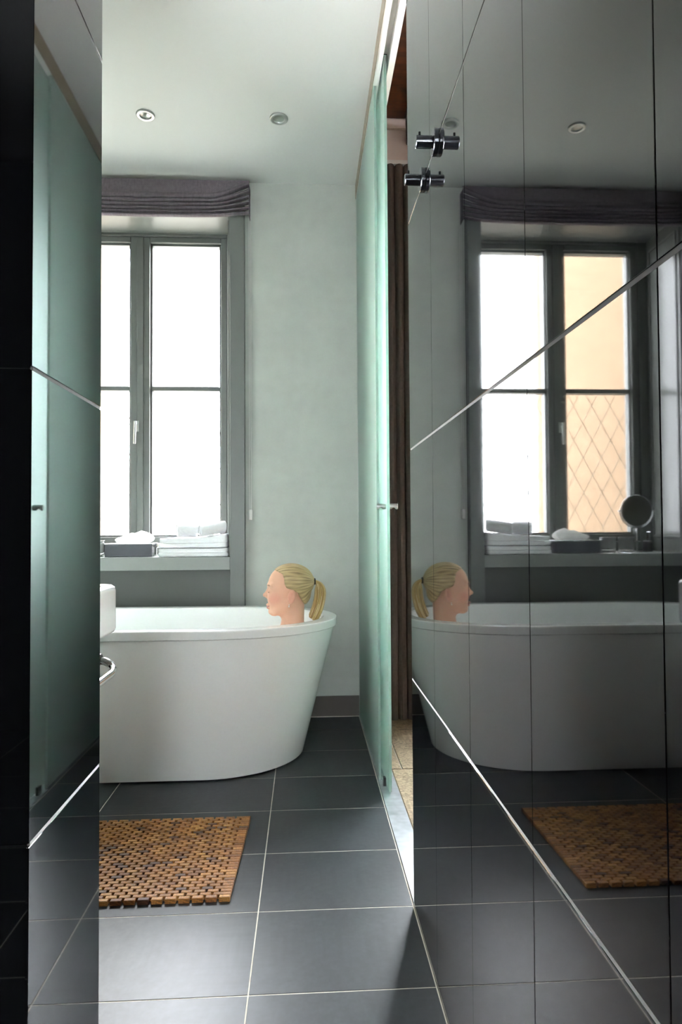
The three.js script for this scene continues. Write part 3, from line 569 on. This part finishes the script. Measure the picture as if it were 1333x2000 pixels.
    let g = new THREE.BufferGeometry(); g.setAttribute('position', new THREE.BufferAttribute(pos, 3));
    g = mergeVertices(g, 1e-3); g.computeVertexNormals(); return g;
  }
  const place = (g, colour) => {
    const p = g.attributes.position, c = new Float32Array(p.count * 3), col = new THREE.Color();
    for (let i = 0; i < p.count; i++) { const u = p.getX(i), v = p.getY(i), w = p.getZ(i); colour(u, v, w, col); c[3 * i] = col.r; c[3 * i + 1] = col.g; c[3 * i + 2] = col.b; const q = W(u, v, w); p.setXYZ(i, q.x, q.y, q.z); }
    g.setAttribute('color', new THREE.BufferAttribute(c, 3));
    // u runs to -x: mirror, so flip the winding
    const ix = g.index.array; for (let i = 0; i < ix.length; i += 3) { const a = ix[i]; ix[i] = ix[i + 1]; ix[i + 1] = a; }
    g.computeVertexNormals(); return g;
  };
  const skin = srgb('#dfae92'), lip = srgb('#cd8a86'), brow = srgb('#7a5a40'), lash = srgb('#4b382c'), blush = srgb('#dc9684');
  const ss = (a, b, x) => { const t = Math.max(0, Math.min(1, (x - a) / (b - a))); return t * t * (3 - 2 * t); };
  const spot = (u, v, w, c, r) => 1 - ss(0.6, 1.1, Math.hypot((u - c[0]) / r[0], (v - c[1]) / r[1], (w - c[2]) / r[2]));
  const skinColour = (u, v, ws, col) => {
    const w = Math.abs(ws); col.copy(skin); const k = 1 + 0.03 * NZ(u * 0.04, v * 0.04, ws * 0.04); col.multiplyScalar(k);
    col.lerp(blush, 0.6 * (1 - ss(0.2, 1.3, Math.hypot((u - 78) / 34, (v + 26) / 28, (w - 46) / 40))));
    col.lerp(blush, 0.5 * spot(u, v, w, [3, -17, 80], [20, 32, 14]));
    col.lerp(lip, spot(u, v, w, [112, -63, 0], [14, 11, 24]));
    col.lerp(brow, 0.8 * spot(u, v, w, [102, 30 - 0.004 * (w - 26) ** 2, 26], [14, 4, 20]));
    col.lerp(lash, 0.9 * spot(u, v, w, [106, 0 + 0.006 * (w - 32) ** 2, 32], [10, 2.6, 15]));
  };
  const head = place(march(face, [-100, -200, -92], [140, 128, 92], 2.8, 400000), skinColour);
  // torso, arms and legs under the water
  const B = (x, y, d) => [(O.x - x) / mm, (y - O.y) / mm, (-d - O.z) / mm];
  const bones = [];
  const bone = (a, b, r0, r1, k) => bones.push([B(...a), B(...b), r0, r1, k]);
  bone([-0.058, 0.60, 2.87], [-0.062, 0.52, 2.875], 48, 52, 30);
  bone([-0.075, 0.485, 2.80], [-0.075, 0.485, 2.95], 50, 50, 40);
  bone([-0.13, 0.42, 2.87], [-0.32, 0.28, 2.93], 112, 104, 60);
  bone([-0.32, 0.28, 2.90], [-0.40, 0.245, 2.97], 108, 112, 60);
  for (const s of [-1, 1]) {
    bone([-0.072, 0.475, 2.875 + s * 0.135], [-0.2, 0.33, 2.90 + s * 0.20], 48, 38, 24);
    bone([-0.2, 0.33, 2.90 + s * 0.20], [-0.40, 0.36, 2.94 + s * 0.11], 38, 27, 14);
    bone([-0.40, 0.36, 2.94 + s * 0.11], [-0.47, 0.36, 2.945 + s * 0.07], 26, 20, 12);
    for (let f = 0; f < 4; f++) bone([-0.465, 0.362 + 0.004 * f, 2.945 + s * (0.075 - 0.017 * f)], [-0.52 - 0.006 * (f % 2 ? 1 : 2), 0.345, 2.945 + s * (0.06 - 0.019 * f)], 9, 8, 6);
    bone([-0.43, 0.375, 2.94 + s * 0.08], [-0.48, 0.39, 2.945 + s * 0.045], 10, 8, 6);
    bone([-0.42, 0.235, 2.94 + s * 0.085], [-0.83, 0.33, 2.95 + s * 0.09], 84, 54, 30);
    bone([-0.83, 0.33, 2.95 + s * 0.09], [-1.18, 0.21, 2.95 + s * 0.07], 54, 34, 16);
    bone([-1.18, 0.20, 2.95 + s * 0.07], [-1.24, 0.33, 2.95 + s * 0.08], 34, 22, 14);
  }
  const bodyF = (u, v, w) => { let d = 1e3; for (const [a, b, r0, r1, k] of bones) { const q = cap(u, v, w, a, b, r0, r1); d = d > 900 ? q : smin(d, q, k); } return d; };
  const body = place(march(bodyF, [-70, -640, -420], [1250, -100, 260], 11, 300000), (u, v, w, col) => col.copy(skin));
  mesh('body', mergeGeometries([head, body]), P({ vertexColors: true, roughness: 0.48, sheen: 0.15, sheenRoughness: 0.5, sheenColor: srgb('#ffd9c8') }), person);

  const blond = srgb('#bda777'), dark = srgb('#6c583f'), pale = srgb('#ddcb9c');
  const strand = (an, r) => 0.5 + 0.5 * Math.sin(an * 31) * 0.5 + 0.6 * NZ(an * 14, r * 0.02, 3);
  const hairG = place(march(hairF, [-112, -78, -90], [120, 135, 90], 2.8, 300000), (u, v, ws, col) => {
    const an = Math.atan2(v - 43, Math.abs(ws) + 3), r = u * 0.02 + 5, q = strand(an, u); col.copy(blond).lerp(dark, 1.1 * Math.max(0, 0.62 - q)).lerp(pale, 0.9 * Math.max(0, q - 0.6));
    void r; });
  const hairMat = P({ vertexColors: true, roughness: 0.42, sheen: 0.2, sheenRoughness: 0.4, sheenColor: srgb('#fff0c0') });
  const hair = mesh('hair', hairG, hairMat, person); hair.userData.label = 'blond hair combed tightly back';
  { // ponytail of many strands
    const C = new THREE.CatmullRomCurve3([[-97, 43, 0], [-112, 33, 0], [-120, 8, 0], [-117, -35, 0], [-107, -75, 1], [-93, -108, 2], [-84, -124, 3]].map((q) => new THREE.Vector3(...q)));
    const parts = [], cols = [blond, srgb('#b89a5e'), pale, srgb('#a8884f'), srgb('#c4a869')];
    for (let j = 0; j < 120; j++) {
      const ra = Math.sqrt(rnd()), th = rnd() * Math.PI * 2, a = ra * Math.cos(th), b = ra * Math.sin(th), endT = 0.9 + 0.1 * rnd() - 0.04 * Math.abs(a), ph = rnd() * 6, pts = [];
      for (let k = 0; k <= 12; k++) {
        const t = k / 12 * endT, p = C.getPoint(t), tan = C.getTangent(t), n = new THREE.Vector3(-tan.y, tan.x, 0).normalize();
        const wd = 6 + 19 * ss(0.02, 0.4, t) - 3 * ss(0.7, 1, t), tk = 6 + 11 * ss(0.02, 0.4, t);
        p.addScaledVector(n, a * wd).add(new THREE.Vector3(0, 0, b * tk)); p.z += 1.5 * Math.sin(ph + t * 5); pts.push(W(p.x, p.y, p.z));
      }
      const g = new THREE.TubeGeometry(new THREE.CatmullRomCurve3(pts), 16, 0.0026, 5), n = g.attributes.position.count, c = cols[Math.floor(rnd() * 5)], ca = new Float32Array(n * 3);
      for (let i = 0; i < n; i++) { ca[3 * i] = c.r; ca[3 * i + 1] = c.g; ca[3 * i + 2] = c.b; }
      g.setAttribute('color', new THREE.BufferAttribute(ca, 3)); parts.push(g);
    }
    mesh('ponytail', mergeGeometries(parts), hairMat, hair);
    const tie = new THREE.TorusGeometry(0.0085, 0.0045, 10, 24); tie.rotateY(Math.PI / 2); tie.scale(1.3, 1.15, 1.15); const q = W(-96, 43, 0); tie.translate(q.x, q.y, q.z);
    mesh('hair_tie', tie, blackMetal, hair).userData.label = 'black hair tie';
  }
  const er = mergeGeometries([[14, -50, 82, 2.6], [15, -57, 82, 3.4]].map(([u, v, w, r]) => { const g = new THREE.SphereGeometry(r * mm, 14, 10), q = W(u, v, w); g.translate(q.x, q.y, q.z); return g; }));
  mesh('earring', er, P({ color: srgb('#f2efe8'), roughness: 0.15, clearcoat: 1 }), person);
}

renderer.render(scene, camera);
